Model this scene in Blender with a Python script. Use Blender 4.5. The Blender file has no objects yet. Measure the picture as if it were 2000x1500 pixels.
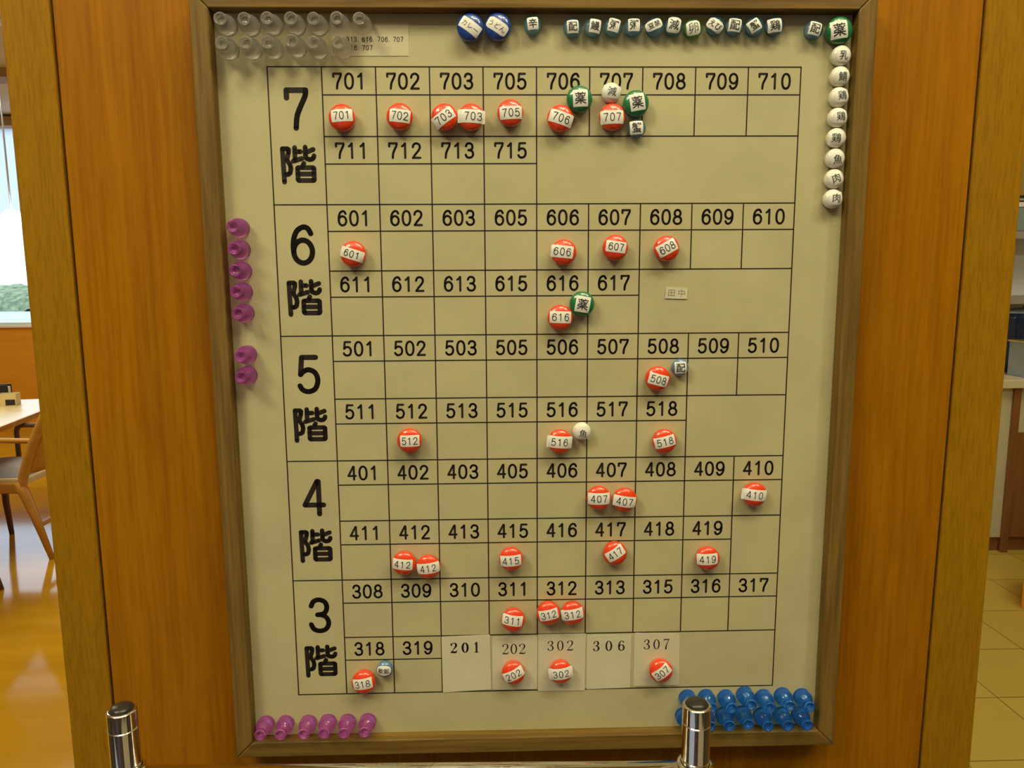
import bpy, bmesh, math, random
from mathutils import Vector, Matrix
random.seed(7)
S = bpy.context.scene
C = S.collection
PI = math.pi
H = 1.3619                       # height of the printed table's centre above the floor

# ------------------------------------------------------------------ camera
cam_d = bpy.data.cameras.new('camera')
cam_d.sensor_width = 36.0
cam_d.lens = 36.0 * 1394.667 / 2000.0
cam_d.clip_start = 0.02
cam = bpy.data.objects.new('camera', cam_d)
C.objects.link(cam)
cam.location = (-0.033387, -0.560927, H + 0.088067)
cam.rotation_euler = (1.4338754, 0.0063164, -0.0250492)
S.camera = cam

# ------------------------------------------------------------------ view, world, lights
S.view_settings.view_transform = 'Standard'
S.view_settings.look = 'None'
S.view_settings.gamma = 1.0
S.view_settings.exposure = 0.0
S.view_settings.use_curve_mapping = False
try:
    S.cycles.sample_clamp_indirect = 4.0
    S.cycles.use_denoising = True
    S.cycles.max_bounces = 12
    S.cycles.transparent_max_bounces = 24
    S.cycles.transmission_bounces = 12
except Exception:
    pass

W = bpy.data.worlds.new('overcast_sky')
S.world = W
W.use_nodes = True
nt = W.node_tree
bg = nt.nodes['Background']
tc = nt.nodes.new('ShaderNodeTexCoord')
sp = nt.nodes.new('ShaderNodeSeparateXYZ')
rp = nt.nodes.new('ShaderNodeValToRGB')
rp.color_ramp.elements[0].position = 0.45
rp.color_ramp.elements[0].color = (0.62, 0.74, 0.95, 1)
rp.color_ramp.elements[1].position = 0.9
rp.color_ramp.elements[1].color = (0.66, 0.80, 1.0, 1)
mp = nt.nodes.new('ShaderNodeMath'); mp.operation = 'MULTIPLY_ADD'
mp.inputs[1].default_value = 0.5; mp.inputs[2].default_value = 0.5
nt.links.new(tc.outputs['Generated'], sp.inputs[0])
nt.links.new(sp.outputs['Z'], mp.inputs[0])
nt.links.new(mp.outputs[0], rp.inputs[0])
nt.links.new(rp.outputs[0], bg.inputs[0])
bg.inputs[1].default_value = 3.6

WARM = (0.96, 0.90, 0.63)

def point(name, loc, power, radius, col=WARM):
    d = bpy.data.lights.new(name, 'POINT')
    d.energy = power; d.shadow_soft_size = radius; d.color = col
    o = bpy.data.objects.new(name, d); C.objects.link(o); o.location = loc
    return o

def area(name, loc, sx, sy, power, col=WARM, rot=(0, 0, 0)):
    d = bpy.data.lights.new(name, 'AREA')
    d.shape = 'RECTANGLE'; d.size = sx; d.size_y = sy; d.energy = power; d.color = col
    o = bpy.data.objects.new(name, d); C.objects.link(o); o.location = loc; o.rotation_euler = rot
    return o

# the ceiling fittings in front of the pillar, each a cluster of small lamps
for dx, dy in ((-.18, -.16), (.17, -.17), (-.17, .17), (.18, .16)):
    point('ceiling_lamp', (-1.15 + dx, -1.20 + dy, 2.80), 17.0, 0.065)
for dx, dy in ((-.20, .07), (0.0, -.09), (.21, .06)):
    point('ceiling_lamp', (0.32 + dx, -0.80 + dy, 2.80), 12.5, 0.065)
for dx, dy in ((-.14, .09), (0.14, -.09)):
    point('ceiling_lamp', (1.08 + dx, -0.88 + dy, 2.80), 17.0, 0.065)
# fill lights added under the ceiling to brighten the rest of the room
area('fill_light', (-3.0, 2.6, 3.10), 1.6, 1.6, 58)
area('fill_light', (-4.4, 5.0, 3.06), 1.6, .5, 26)
area('fill_light', (-0.1, -1.75, 3.10), 1.4, .5, 7)
area('fill_light', (2.4, 1.6, 3.10), 1.0, 1.2, 25)
# portals that guide daylight in through the dining room window
for loc, sx, sy, rot in (((-5.2, 7.18, 2.07), 3.0, 2.06, (-PI/2, 0, 0)),):
    o = area('window_portal', loc, sx, sy, 1, (1, 1, 1), rot)
    try:
        o.data.cycles.is_portal = True
    except Exception:
        pass

# ------------------------------------------------------------------ materials
def mat(name, col, rough=0.5, metal=0.0, spec=0.5, trans=0.0, ior=1.45, coat=0.0):
    m = bpy.data.materials.new(name); m.use_nodes = True
    b = m.node_tree.nodes['Principled BSDF']
    b.inputs['Base Color'].default_value = (*col, 1)
    b.inputs['Roughness'].default_value = rough
    b.inputs['Metallic'].default_value = metal
    b.inputs['Specular IOR Level'].default_value = spec
    b.inputs['Transmission Weight'].default_value = trans
    b.inputs['IOR'].default_value = ior
    b.inputs['Coat Weight'].default_value = coat
    b.inputs['Coat Roughness'].default_value = 0.012
    return m

def noisy(m, ca, cb, scale=(8, 8, 8), detail=4.0, lo=0.35, hi=0.65, rough_noise=0.6, extra=None):
    """colour varies between ca and cb by an object-space noise stretched by scale"""
    n = m.node_tree; b = n.nodes['Principled BSDF']
    t = n.nodes.new('ShaderNodeTexCoord'); mpn = n.nodes.new('ShaderNodeMapping')
    mpn.inputs['Scale'].default_value = scale
    nz = n.nodes.new('ShaderNodeTexNoise'); nz.inputs['Scale'].default_value = 1.0
    nz.inputs['Detail'].default_value = detail; nz.inputs['Roughness'].default_value = rough_noise
    r = n.nodes.new('ShaderNodeValToRGB')
    r.color_ramp.elements[0].position = lo; r.color_ramp.elements[0].color = (*ca, 1)
    r.color_ramp.elements[1].position = hi; r.color_ramp.elements[1].color = (*cb, 1)
    n.links.new(t.outputs['Object'], mpn.inputs[0]); n.links.new(mpn.outputs[0], nz.inputs['Vector'])
    n.links.new(nz.outputs['Fac'], r.inputs[0])
    out = r.outputs[0]
    if extra:                       # second, finer grain multiplied over it
        m2 = n.nodes.new('ShaderNodeMapping'); m2.inputs['Scale'].default_value = extra
        n2 = n.nodes.new('ShaderNodeTexNoise'); n2.inputs['Scale'].default_value = 1.0; n2.inputs['Detail'].default_value = 2.0
        r2 = n.nodes.new('ShaderNodeValToRGB')
        r2.color_ramp.elements[0].position = 0.3; r2.color_ramp.elements[0].color = (0.80, 0.78, 0.72, 1)
        r2.color_ramp.elements[1].position = 0.6; r2.color_ramp.elements[1].color = (1, 1, 1, 1)
        mx = n.nodes.new('ShaderNodeMix'); mx.data_type = 'RGBA'; mx.blend_type = 'MULTIPLY'
        mx.inputs['Factor'].default_value = 1.0
        n.links.new(t.outputs['Object'], m2.inputs[0]); n.links.new(m2.outputs[0], n2.inputs['Vector'])
        n.links.new(n2.outputs['Fac'], r2.inputs[0])
        n.links.new(out, mx.inputs['A']); n.links.new(r2.outputs[0], mx.inputs['B'])
        out = mx.outputs['Result']
    n.links.new(out, b.inputs['Base Color'])
    return m

def clear_plastic(name, col, body, cloud=0.15, straight=0.2, rough=0.02):
    """moulded see-through plastic: a refracting body, part of the light going straight through, and a little cloudiness"""
    m = bpy.data.materials.new(name); m.use_nodes = True
    n = m.node_tree; n.nodes.clear()
    o = n.nodes.new('ShaderNodeOutputMaterial')
    g = n.nodes.new('ShaderNodeBsdfGlass'); g.inputs['Color'].default_value = (*col, 1)
    g.inputs['Roughness'].default_value = rough; g.inputs['IOR'].default_value = 1.5
    t = n.nodes.new('ShaderNodeBsdfTransparent'); t.inputs['Color'].default_value = (*col, 1)
    d = n.nodes.new('ShaderNodeBsdfPrincipled'); d.inputs['Base Color'].default_value = (*body, 1)
    d.inputs['Roughness'].default_value = 0.05; d.inputs['Specular IOR Level'].default_value = 0.8
    x = n.nodes.new('ShaderNodeMixShader'); x.inputs[0].default_value = straight
    y = n.nodes.new('ShaderNodeMixShader'); y.inputs[0].default_value = cloud
    n.links.new(g.outputs[0], x.inputs[1]); n.links.new(t.outputs[0], x.inputs[2])
    n.links.new(x.outputs[0], y.inputs[1]); n.links.new(d.outputs[0], y.inputs[2]); n.links.new(y.outputs[0], o.inputs[0])
    return m

def pane_mat(name='window_glass', tint=(0.95, 0.98, 0.97)):
    m = bpy.data.materials.new(name); m.use_nodes = True
    n = m.node_tree; n.nodes.clear()
    o = n.nodes.new('ShaderNodeOutputMaterial')
    g = n.nodes.new('ShaderNodeBsdfGlossy'); g.inputs['Roughness'].default_value = 0.02
    t = n.nodes.new('ShaderNodeBsdfTransparent'); t.inputs['Color'].default_value = (*tint, 1)
    f = n.nodes.new('ShaderNodeFresnel'); f.inputs['IOR'].default_value = 1.35
    x = n.nodes.new('ShaderNodeMixShader')
    n.links.new(f.outputs[0], x.inputs[0]); n.links.new(t.outputs[0], x.inputs[1]); n.links.new(g.outputs[0], x.inputs[2])
    n.links.new(x.outputs[0], o.inputs[0])
    return m

M = {}
M['board'] = noisy(mat('whiteboard_sheet', (0.5, 0.44, 0.25), 0.42, spec=0.35), (0.455, 0.412, 0.226), (0.512, 0.462, 0.252), (14, 14, 14), 3.0)
M['ink'] = mat('printed_ink', (0.020, 0.014, 0.010), 0.5, spec=0.3)
M['inkthin'] = mat('label_ink', (0.030, 0.030, 0.028), 0.5, spec=0.3)
M['inkserif'] = mat('card_ink', (0.060, 0.050, 0.040), 0.5, spec=0.3)
M['frame'] = noisy(mat('brown_frame_wood', (0.2, 0.1, 0.02), 0.5, spec=0.25), (0.115, 0.066, 0.013), (0.205, 0.122, 0.026), (200, 9, 200), 4.0)
M['frame_h'] = noisy(mat('brown_frame_wood_across', (0.2, 0.1, 0.02), 0.5, spec=0.25), (0.115, 0.066, 0.013), (0.205, 0.122, 0.026), (9, 200, 200), 4.0)
M['panel'] = noisy(mat('orange_veneer', (0.4, 0.15, 0.01), 0.5, spec=0.12), (0.285, 0.104, 0.001), (0.345, 0.136, 0.0015), (45, 45, 2.0), 5.0, extra=(300, 300, 14))
M['trim'] = noisy(mat('golden_veneer', (0.4, 0.2, 0.01), 0.55, spec=0.12), (0.272, 0.130, 0.003), (0.315, 0.155, 0.004), (60, 60, 2), 2.0, lo=.2, hi=.8, extra=(700, 700, 60))
M['groove'] = mat('dark_groove', (0.05, 0.018, 0.006), 0.8)
M['red'] = mat('red_plastic', (0.80, 0.052, 0.008), 0.3, spec=0.4, coat=1.0)
M['green'] = mat('green_plastic', (0.012, 0.165, 0.055), 0.3, spec=0.4, coat=1.0)
M['navy'] = mat('navy_plastic', (0.012, 0.055, 0.30), 0.3, spec=0.4, coat=1.0)
M['white'] = mat('white_plastic', (0.83, 0.80, 0.66), 0.3, spec=0.4, coat=1.0)
M['steel_blue'] = mat('steel_blue_plastic', (0.10, 0.20, 0.34), 0.3, spec=0.4, coat=1.0)
M['teal_clear'] = clear_plastic('teal_clear_plastic', (0.76, 0.90, 0.91), (0.10, 0.35, 0.36), .16, .35)
M['blue_clear'] = clear_plastic('blue_clear_plastic', (0.72, 0.87, 0.93), (0.08, 0.30, 0.48), .18, .35)
M['lime_clear'] = clear_plastic('lime_clear_plastic', (0.72, 0.91, 0.62), (0.12, 0.42, 0.10), .18, .35)
M['core'] = mat('magnet_metal', (0.46, 0.47, 0.44), 0.5)
M['label'] = mat('label_paper', (0.86, 0.83, 0.73), 0.35, spec=0.5)
M['card'] = noisy(mat('card_paper', (0.6, 0.54, 0.36), 0.5), (0.600, 0.565, 0.385), (0.650, 0.610, 0.425), (25, 25, 25))
M['note'] = mat('note_paper', (0.60, 0.535, 0.34), 0.45)
M['pin_clear'] = clear_plastic('clear_pin_plastic', (0.99, 0.985, 0.975), (0.9, 0.87, 0.82), .10, .18)
M['pin_pink'] = clear_plastic('magenta_pin_plastic', (0.97, 0.76, 0.95), (0.74, 0.14, 0.68), .17, .12)
M['pin_blue'] = clear_plastic('blue_pin_plastic', (0.50, 0.79, 1.0), (0.015, 0.20, 0.88), .20, .12)
M['chrome'] = mat('chrome', (0.82, 0.80, 0.76), 0.06, metal=1.0)
M['cap'] = mat('black_plastic', (0.025, 0.022, 0.018), 0.3)
M['wood_floor'] = noisy(mat('varnished_floor', (0.5, 0.25, 0.03), 0.09, spec=0.30), (0.52, 0.265, 0.008), (0.60, 0.315, 0.014), (1.0, 7, 1), 3.0)
M['cream'] = noisy(mat('cream_wall', (0.7, 0.6, 0.4), 0.8), (0.68, 0.56, 0.36), (0.72, 0.60, 0.40), (3, 3, 3))
M['yellow'] = noisy(mat('yellow_wall', (0.7, 0.5, 0.1), 0.8), (0.66, 0.47, 0.12), (0.70, 0.50, 0.14), (3, 3, 3))
M['orange'] = noisy(mat('orange_wainscot', (0.7, 0.3, 0.02), 0.5), (0.76, 0.31, 0.015), (0.82, 0.35, 0.02), (3, 3, 20))
M['brownwall'] = noisy(mat('brown_wall', (0.2, 0.1, 0.04), 0.7), (0.115, 0.09, 0.065), (0.14, 0.11, 0.08), (3, 3, 3))
M['ceil'] = noisy(mat('ceiling_paint', (0.75, 0.66, 0.5), 0.9), (0.72, 0.64, 0.48), (0.76, 0.68, 0.52), (2, 2, 2))
M['whiteframe'] = mat('white_window_frame', (0.85, 0.85, 0.83), 0.5)
M['pelmet'] = noisy(mat('brown_pelmet', (0.4, 0.25, 0.1), 0.6), (0.36, 0.22, 0.09), (0.42, 0.26, 0.11), (2, 30, 30))
M['glass'] = pane_mat()
M['dimglass'] = pane_mat('dimming_glass', (0.26, 0.28, 0.36))  # tint holds back the daylight of the added window behind the camera
M['hedge'] = noisy(mat('hedge_leaves', (0.1, 0.25, 0.1), 0.8), (0.09, 0.12, 0.06), (0.26, 0.31, 0.17), (9, 9, 9))
M['path'] = noisy(mat('pale_path', (0.5, 0.6, 0.66), 0.8), (0.34, 0.38, 0.39), (0.38, 0.42, 0.43), (2, 2, 2))
M['chairwood'] = noisy(mat('chair_wood', (0.5, 0.25, 0.05), 0.4), (0.50, 0.235, 0.035), (0.58, 0.285, 0.05), (6, 30, 30))
M['chairshade'] = noisy(mat('shaded_chair_wood', (0.1, 0.05, 0.03), 0.4), (0.12, 0.06, 0.035), (0.16, 0.08, 0.045), (30, 30, 6))  # same chair wood with the far side's shade in its colour
M['fabric'] = noisy(mat('grey_fabric', (0.3, 0.3, 0.36), 0.9), (0.30, 0.29, 0.34), (0.36, 0.35, 0.40), (90, 90, 90))
M['seatcream'] = mat('cream_seat_board', (0.74, 0.62, 0.34), 0.5)
M['tabletop'] = noisy(mat('pale_table_top', (0.8, 0.65, 0.35), 0.3), (0.78, 0.62, 0.33), (0.84, 0.68, 0.38), (20, 2, 2))
M['boxcream'] = mat('cream_box', (0.72, 0.58, 0.28), 0.6)
M['black'] = mat('black_item', (0.02, 0.02, 0.022), 0.4)
M['steel'] = noisy(mat('brushed_steel', (0.4, 0.42, 0.45), 0.3, metal=0.6), (0.46, 0.51, 0.58), (0.54, 0.59, 0.66), (3, 3, 60))
M['steelbox'] = noisy(mat('steel_box_side', (0.3, 0.36, 0.45), 0.3, metal=0.4), (0.32, 0.42, 0.58), (0.42, 0.53, 0.70), (6, 6, 6))
M['upright'] = mat('shelf_upright', (0.20, 0.155, 0.12), 0.3)
M['bluepot'] = mat('dark_blue_enamel', (0.02, 0.035, 0.08), 0.15)
M['greenglass'] = noisy(mat('grey_green_panel', (0.25, 0.33, 0.32), 0.2), (0.22, 0.31, 0.33), (0.30, 0.38, 0.34), (9, 9, 9))
M['cabcream'] = noisy(mat('cream_laminate', (0.62, 0.58, 0.40), 0.4), (0.60, 0.56, 0.38), (0.65, 0.61, 0.42), (4, 4, 4))
M['cabbrown'] = noisy(mat('brown_laminate', (0.25, 0.10, 0.03), 0.5), (0.22, 0.09, 0.028), (0.28, 0.115, 0.035), (40, 40, 4))
M['counter'] = mat('cream_counter_top', (0.74, 0.66, 0.46), 0.4)

M['darkfloor'] = noisy(mat('dark_reflecting_floor', (0.05, 0.035, 0.025), 0.07, spec=0.8), (0.045, 0.032, 0.024), (0.065, 0.048, 0.036), (60, 60, 60))  # unseen floor, made dark and glossy for the chrome reflections

M['bluereflector'] = noisy(mat('blue_reflector', (.4, .5, .8), 0.9), (0.36, 0.44, 0.76), (0.42, 0.50, 0.82), (40, 40, 40))  # colours of the added mats mirrored in the chrome posts
M['palereflector'] = noisy(mat('pale_reflector', (.6, .58, .5), 0.9), (0.34, 0.30, 0.22), (0.40, 0.36, 0.27), (40, 40, 40))

def tile_mat():
    m = mat('yellow_floor_tile', (0.5, 0.38, 0.1), 0.45)
    n = m.node_tree; b = n.nodes['Principled BSDF']
    t = n.nodes.new('ShaderNodeTexCoord'); mpn = n.nodes.new('ShaderNodeMapping')
    mpn.inputs['Location'].default_value = (-1.727 - 0.335 * 2, -1.41 + 0.33 * 3, 0)
    br = n.nodes.new('ShaderNodeTexBrick')
    br.offset = 0.0; br.squash = 1.0
    br.inputs['Color1'].default_value = (0.56, 0.41, 0.075, 1); br.inputs['Color2'].default_value = (0.52, 0.375, 0.065, 1)
    br.inputs['Mortar'].default_value = (0.20, 0.12, 0.02, 1)
    br.inputs['Scale'].default_value = 1.0; br.inputs['Mortar Size'].default_value = 0.0022
    br.inputs['Brick Width'].default_value = 0.335; br.inputs['Row Height'].default_value = 0.33
    br.inputs['Mortar Smooth'].default_value = 0.1
    n.links.new(t.outputs['Object'], mpn.inputs[0]); n.links.new(mpn.outputs[0], br.inputs['Vector'])
    n.links.new(br.outputs['Color'], b.inputs['Base Color'])
    return m
M['tile'] = tile_mat()

# ------------------------------------------------------------------ mesh helpers
def bx(bm, a, b, mi=0):
    x0, y0, z0 = a; x1, y1, z1 = b
    v = [bm.verts.new(p) for p in ((x0, y0, z0), (x1, y0, z0), (x1, y1, z0), (x0, y1, z0), (x0, y0, z1), (x1, y0, z1), (x1, y1, z1), (x0, y1, z1))]
    for f in ((0, 3, 2, 1), (4, 5, 6, 7), (0, 1, 5, 4), (1, 2, 6, 5), (2, 3, 7, 6), (3, 0, 4, 7)):
        bm.faces.new([v[i] for i in f]).material_index = mi

def prism(bm, poly, z0, z1, mi=0):
    """counter-clockwise polygon in xy, extruded along z"""
    a = [bm.verts.new((x, y, z0)) for x, y in poly]; b = [bm.verts.new((x, y, z1)) for x, y in poly]
    bm.faces.new(a[::-1]).material_index = mi; bm.faces.new(b).material_index = mi
    n = len(poly)
    for i in range(n):
        bm.faces.new((a[i], a[(i + 1) % n], b[(i + 1) % n], b[i])).material_index = mi

def lathe(bm, prof, seg=32, c=(0, 0, 0), mi=0, closed=False):
    """profile of (radius, z) turned about the z axis"""
    rings = []
    for r, z in prof:
        if r < 1e-7:
            rings.append([bm.verts.new((c[0], c[1], c[2] + z))])
        else:
            rings.append([bm.verts.new((c[0] + r * math.cos(2 * PI * i / seg), c[1] + r * math.sin(2 * PI * i / seg), c[2] + z)) for i in range(seg)])
    for A, B in zip(rings, rings[1:]):
        for i in range(seg):
            j = (i + 1) % seg
            if len(A) == 1 and len(B) == 1: continue
            if len(A) == 1: f = (A[0], B[j], B[i])
            elif len(B) == 1: f = (A[i], A[j], B[0])
            else: f = (A[i], A[j], B[j], B[i])
            fc = bm.faces.new(f); fc.material_index = mi; fc.smooth = True

def tube(bm, pts, r, seg=14, flat=1.0, mi=0):
    """round bar along a polyline; r may be a list"""
    pts = [Vector(p) for p in pts]; n = len(pts)
    rr = r if isinstance(r, (list, tuple)) else [r] * n
    up = None; rings = []
    for i, p in enumerate(pts):
        d = (pts[min(i + 1, n - 1)] - pts[max(i - 1, 0)]).normalized()
        if up is None:
            up = Vector((0, 0, 1)) if abs(d.z) < 0.9 else Vector((0, 1, 0))
        s = d.cross(up).normalized(); up = s.cross(d).normalized()
        rings.append([bm.verts.new(p + s * (rr[i] * math.cos(2 * PI * k / seg)) + up * (rr[i] * flat * math.sin(2 * PI * k / seg))) for k in range(seg)])
    for A, B in zip(rings, rings[1:]):
        for k in range(seg):
            f = bm.faces.new((A[k], A[(k + 1) % seg], B[(k + 1) % seg], B[k])); f.smooth = True; f.material_index = mi
    bm.faces.new(rings[0][::-1]).material_index = mi; bm.faces.new(rings[-1]).material_index = mi

def obj(name, bm, mats, parent=None, bevel=0.0, segs=2, fix=True):
    if fix:
        bmesh.ops.recalc_face_normals(bm, faces=bm.faces[:])
    me = bpy.data.meshes.new(name); bm.to_mesh(me); bm.free()
    for m in (mats if isinstance(mats, (list, tuple)) else [mats]):
        me.materials.append(m)
    o = bpy.data.objects.new(name, me); C.objects.link(o)
    if parent: o.parent = parent
    if bevel:
        md = o.modifiers.new('edge', 'BEVEL'); md.width = bevel; md.segments = segs; md.limit_method = 'ANGLE'
    return o

def box(name, a, b, m, parent=None, bevel=0.0):
    bm = bmesh.new(); bx(bm, a, b)
    return obj(name, bm, m, parent, bevel)

def tag(o, label, cat, group=None, kind=None):
    o['label'] = label; o['category'] = cat
    if group: o['group'] = group
    if kind: o['kind'] = kind
    return o

def thing(name, label, cat, loc=(0, 0, 0), rot=(0, 0, 0), group=None):
    o = bpy.data.objects.new(name, None); C.objects.link(o)
    o.empty_display_size = 0.01
    o.location = loc; o.rotation_euler = rot
    return tag(o, label, cat, group)

def struct(o, label=None, cat=None):
    o['kind'] = 'structure'
    if label: o['label'] = label
    if cat: o['category'] = cat
    return o

# board frame of reference: u right, v up, d out of the board (mm) -> local metres of an upright object
UP = (PI / 2, 0, 0)
def bpos(u, v, d=0.0):
    return (u / 1000.0, -d / 1000.0, H + v / 1000.0)

# ------------------------------------------------------------------ lettering drawn from strokes
def cr(pts, n=7):
    """Catmull-Rom through the points"""
    P = [pts[0]] + list(pts) + [pts[-1]]; out = []
    for i in range(1, len(P) - 2):
        a, b, c, d = P[i - 1], P[i], P[i + 1], P[i + 2]
        for k in range(n):
            t = k / n
            out.append(tuple(0.5 * ((2 * b[q]) + (-a[q] + c[q]) * t + (2 * a[q] - 5 * b[q] + 4 * c[q] - d[q]) * t * t + (-a[q] + 3 * b[q] - 3 * c[q] + d[q]) * t ** 3) for q in range(len(b))))
    out.append(tuple(pts[-1]))
    return out

def ell(cx, cy, rx, ry, a0=90, a1=450, n=26, p=1.0):
    o = []
    for i in range(n + 1):
        a = math.radians(a0 + (a1 - a0) * i / n); c, s = math.cos(a), math.sin(a)
        o.append((cx + rx * math.copysign(abs(c) ** p, c), cy + ry * math.copysign(abs(s) ** p, s)))
    return o

# rounded gothic digits, centre lines in a box one unit high
G = {
 '0': [ell(.28, .5, .27, .5, p=.9)],
 '1': [[(.10, .80), (.20, .87), (.31, 1.0)], [(.31, 1.0), (.31, 0)]],
 '2': [cr([(.03, .74), (.10, .92), (.28, 1.0), (.47, .92), (.53, .73), (.44, .52), (.22, .26), (.03, 0)]), [(.03, 0), (.55, 0)]],
 '3': [cr([(.04, .80), (.12, .95), (.28, 1.0), (.45, .93), (.51, .76), (.44, .58), (.26, .52)]), cr([(.22, .52), (.30, .52), (.47, .45), (.55, .26), (.47, .07), (.28, 0), (.10, .06), (.02, .21)])],
 '4': [[(.42, 0), (.42, 1.0), (.38, 1.0), (0, .28), (.55, .28)]],
 '5': [[(.50, 1.0), (.10, 1.0), (.05, .50)], cr([(.05, .50), (.15, .60), (.30, .64), (.47, .55), (.54, .33), (.46, .09), (.27, 0), (.10, .05), (.02, .17)])],
 '6': [cr([(.52, .82), (.44, .96), (.31, 1.0), (.14, .90), (.04, .68), (.015, .42), (.03, .28)]), ell(.285, .32, .265, .32)],
 '7': [[(.02, .80), (.02, 1.0), (.55, 1.0)], cr([(.55, 1.0), (.53, .85), (.40, .58), (.29, .32), (.25, 0)])],
 '8': [ell(.28, .76, .215, .24), ell(.28, .265, .275, .265)],
 '9': [cr([(.04, .18), (.12, .04), (.25, 0), (.42, .10), (.52, .32), (.545, .58), (.53, .72)]), ell(.275, .68, .265, .32)],
 '.': [[(.10, 0), (.12, .02)]], ' ': [],
}
GS = dict(G)      # sticker digits: plain seven
GS['7'] = [[(.02, 1.0), (.55, 1.0)], cr([(.55, 1.0), (.43, .70), (.30, .36), (.24, 0)])]
# serif digits, centre lines with a width factor at every point
SF = {
 '2': [cr([(.06, .76, .9), (.05, .86, 1.2), (.16, .97, .5), (.30, 1.0, .5), (.46, .93, 1.1), (.52, .76, 1.4), (.45, .58, 1.1), (.25, .32, .55), (.03, .03, .5)]), cr([(.03, .03, 1.0), (.20, .04, 1.3), (.42, .02, 1.3), (.53, .05, .8), (.57, .20, .5)])],
 '0': [[(x, y, .45 + 1.0 * abs(math.cos(math.radians(90 + 360 * i / 30)))) for i, (x, y) in enumerate(ell(.29, .5, .25, .5, n=30))]],
 '1': [[(.10, .86, .5), (.30, .98, .6)], [(.30, 1.0, 1.3), (.30, .02, 1.3)], [(.12, 0, .5), (.48, 0, .5)]],
 '3': [cr([(.07, .80, 1.2), (.13, .93, .7), (.28, 1.0, .5), (.44, .93, 1.1), (.48, .77, 1.4), (.42, .61, .9), (.22, .53, .5)]), cr([(.22, .53, .5), (.42, .48, .9), (.53, .28, 1.5), (.46, .08, 1.0), (.27, 0, .5), (.11, .05, .8), (.05, .18, 1.3)])],
 '6': [cr([(.49, .86, 1.2), (.42, .97, .6), (.30, 1.0, .5), (.14, .86, 1.0), (.05, .58, 1.4), (.05, .32, 1.4)]), [(x, y, .45 + .95 * abs(math.cos(math.radians(90 + 360 * i / 26)))) for i, (x, y) in enumerate(ell(.29, .30, .24, .30, n=26))]],
 '7': [[(.05, .82, .5), (.07, .98, .7)], [(.07, .98, 1.2), (.54, .98, 1.2)], cr([(.54, .98, .6), (.40, .64, .7), (.28, .30, 1.3), (.26, 0, 1.5)])],
}
# the sign for "floor", centre lines measured in a box 350 wide and 368 high
_k = [[(268, 895), (274, 1212)], [(268, 895), (318, 895), (328, 903), (326, 930), (306, 1000), (336, 1045), (343, 1085), (334, 1125), (316, 1138), (294, 1140)],
      [(388, 884), (388, 1000)], [(388, 922), (444, 922)], [(370, 1012), (455, 988)],
      [(491, 880), (491, 962), (500, 988), (530, 998), (556, 993), (570, 978), (574, 962)], [(495, 930), (568, 902)],
      [(472, 1034), (456, 1066)], [(408, 1080), (416, 1075), (558, 1075), (568, 1082), (568, 1190), (560, 1198), (416, 1198), (408, 1190), (408, 1080)], [(408, 1136), (568, 1136)]]
KAI = [[((x - 420) / 368.0, (1046 - y) / 368.0) for x, y in s] for s in _k]

def resample(pl, step):
    out = [pl[0]]
    for a, b in zip(pl, pl[1:]):
        L = math.hypot(b[0] - a[0], b[1] - a[1]); k = max(1, int(math.ceil(L / step)))
        for i in range(1, k + 1):
            t = i / k; out.append(tuple(a[q] + (b[q] - a[q]) * t for q in range(len(a))))
    return out

def ink_stroke(bm, pl, sw, fmap, mi, step=None, disc=10):
    """a pen stroke of width sw along a polyline, round at every joint; fmap puts it on the surface"""
    if step: pl = resample(pl, step)
    def face(ps):
        f = bm.faces.new([bm.verts.new(fmap(*p)) for p in ps]); f.material_index = mi
    for i, p in enumerate(pl):
        w = sw * 0.5 * (p[2] if len(p) > 2 else 1.0)
        if i < len(pl) - 1:
            q = pl[i + 1]; w2 = sw * 0.5 * (q[2] if len(q) > 2 else 1.0)
            dx, dy = q[0] - p[0], q[1] - p[1]; L = math.hypot(dx, dy)
            if L < 1e-9: continue
            nx, ny = -dy / L, dx / L
            face([(p[0] - nx * w, p[1] - ny * w), (q[0] - nx * w2, q[1] - ny * w2), (q[0] + nx * w2, q[1] + ny * w2), (p[0] + nx * w, p[1] + ny * w)])
        face([(p[0] + w * math.cos(2 * PI * k / disc), p[1] + w * math.sin(2 * PI * k / disc)) for k in range(disc)])

def write(bm, text, cx, cy, h, sw, adv, fmap, mi, font=G, width=0.6, step=None, disc=10):
    """digits of outer height h centred on cx, cy"""
    hh = h - sw; n = len(text)
    tot = adv * (n - 1) + width * h
    for i, ch in enumerate(text):
        x0 = cx - tot / 2 + i * adv + sw / 2
        for pl in font[ch]:
            ink_stroke(bm, [(x0 + p[0] * hh, cy - hh / 2 + p[1] * hh, *p[2:]) for p in pl], sw, fmap, mi, step, disc)

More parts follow.
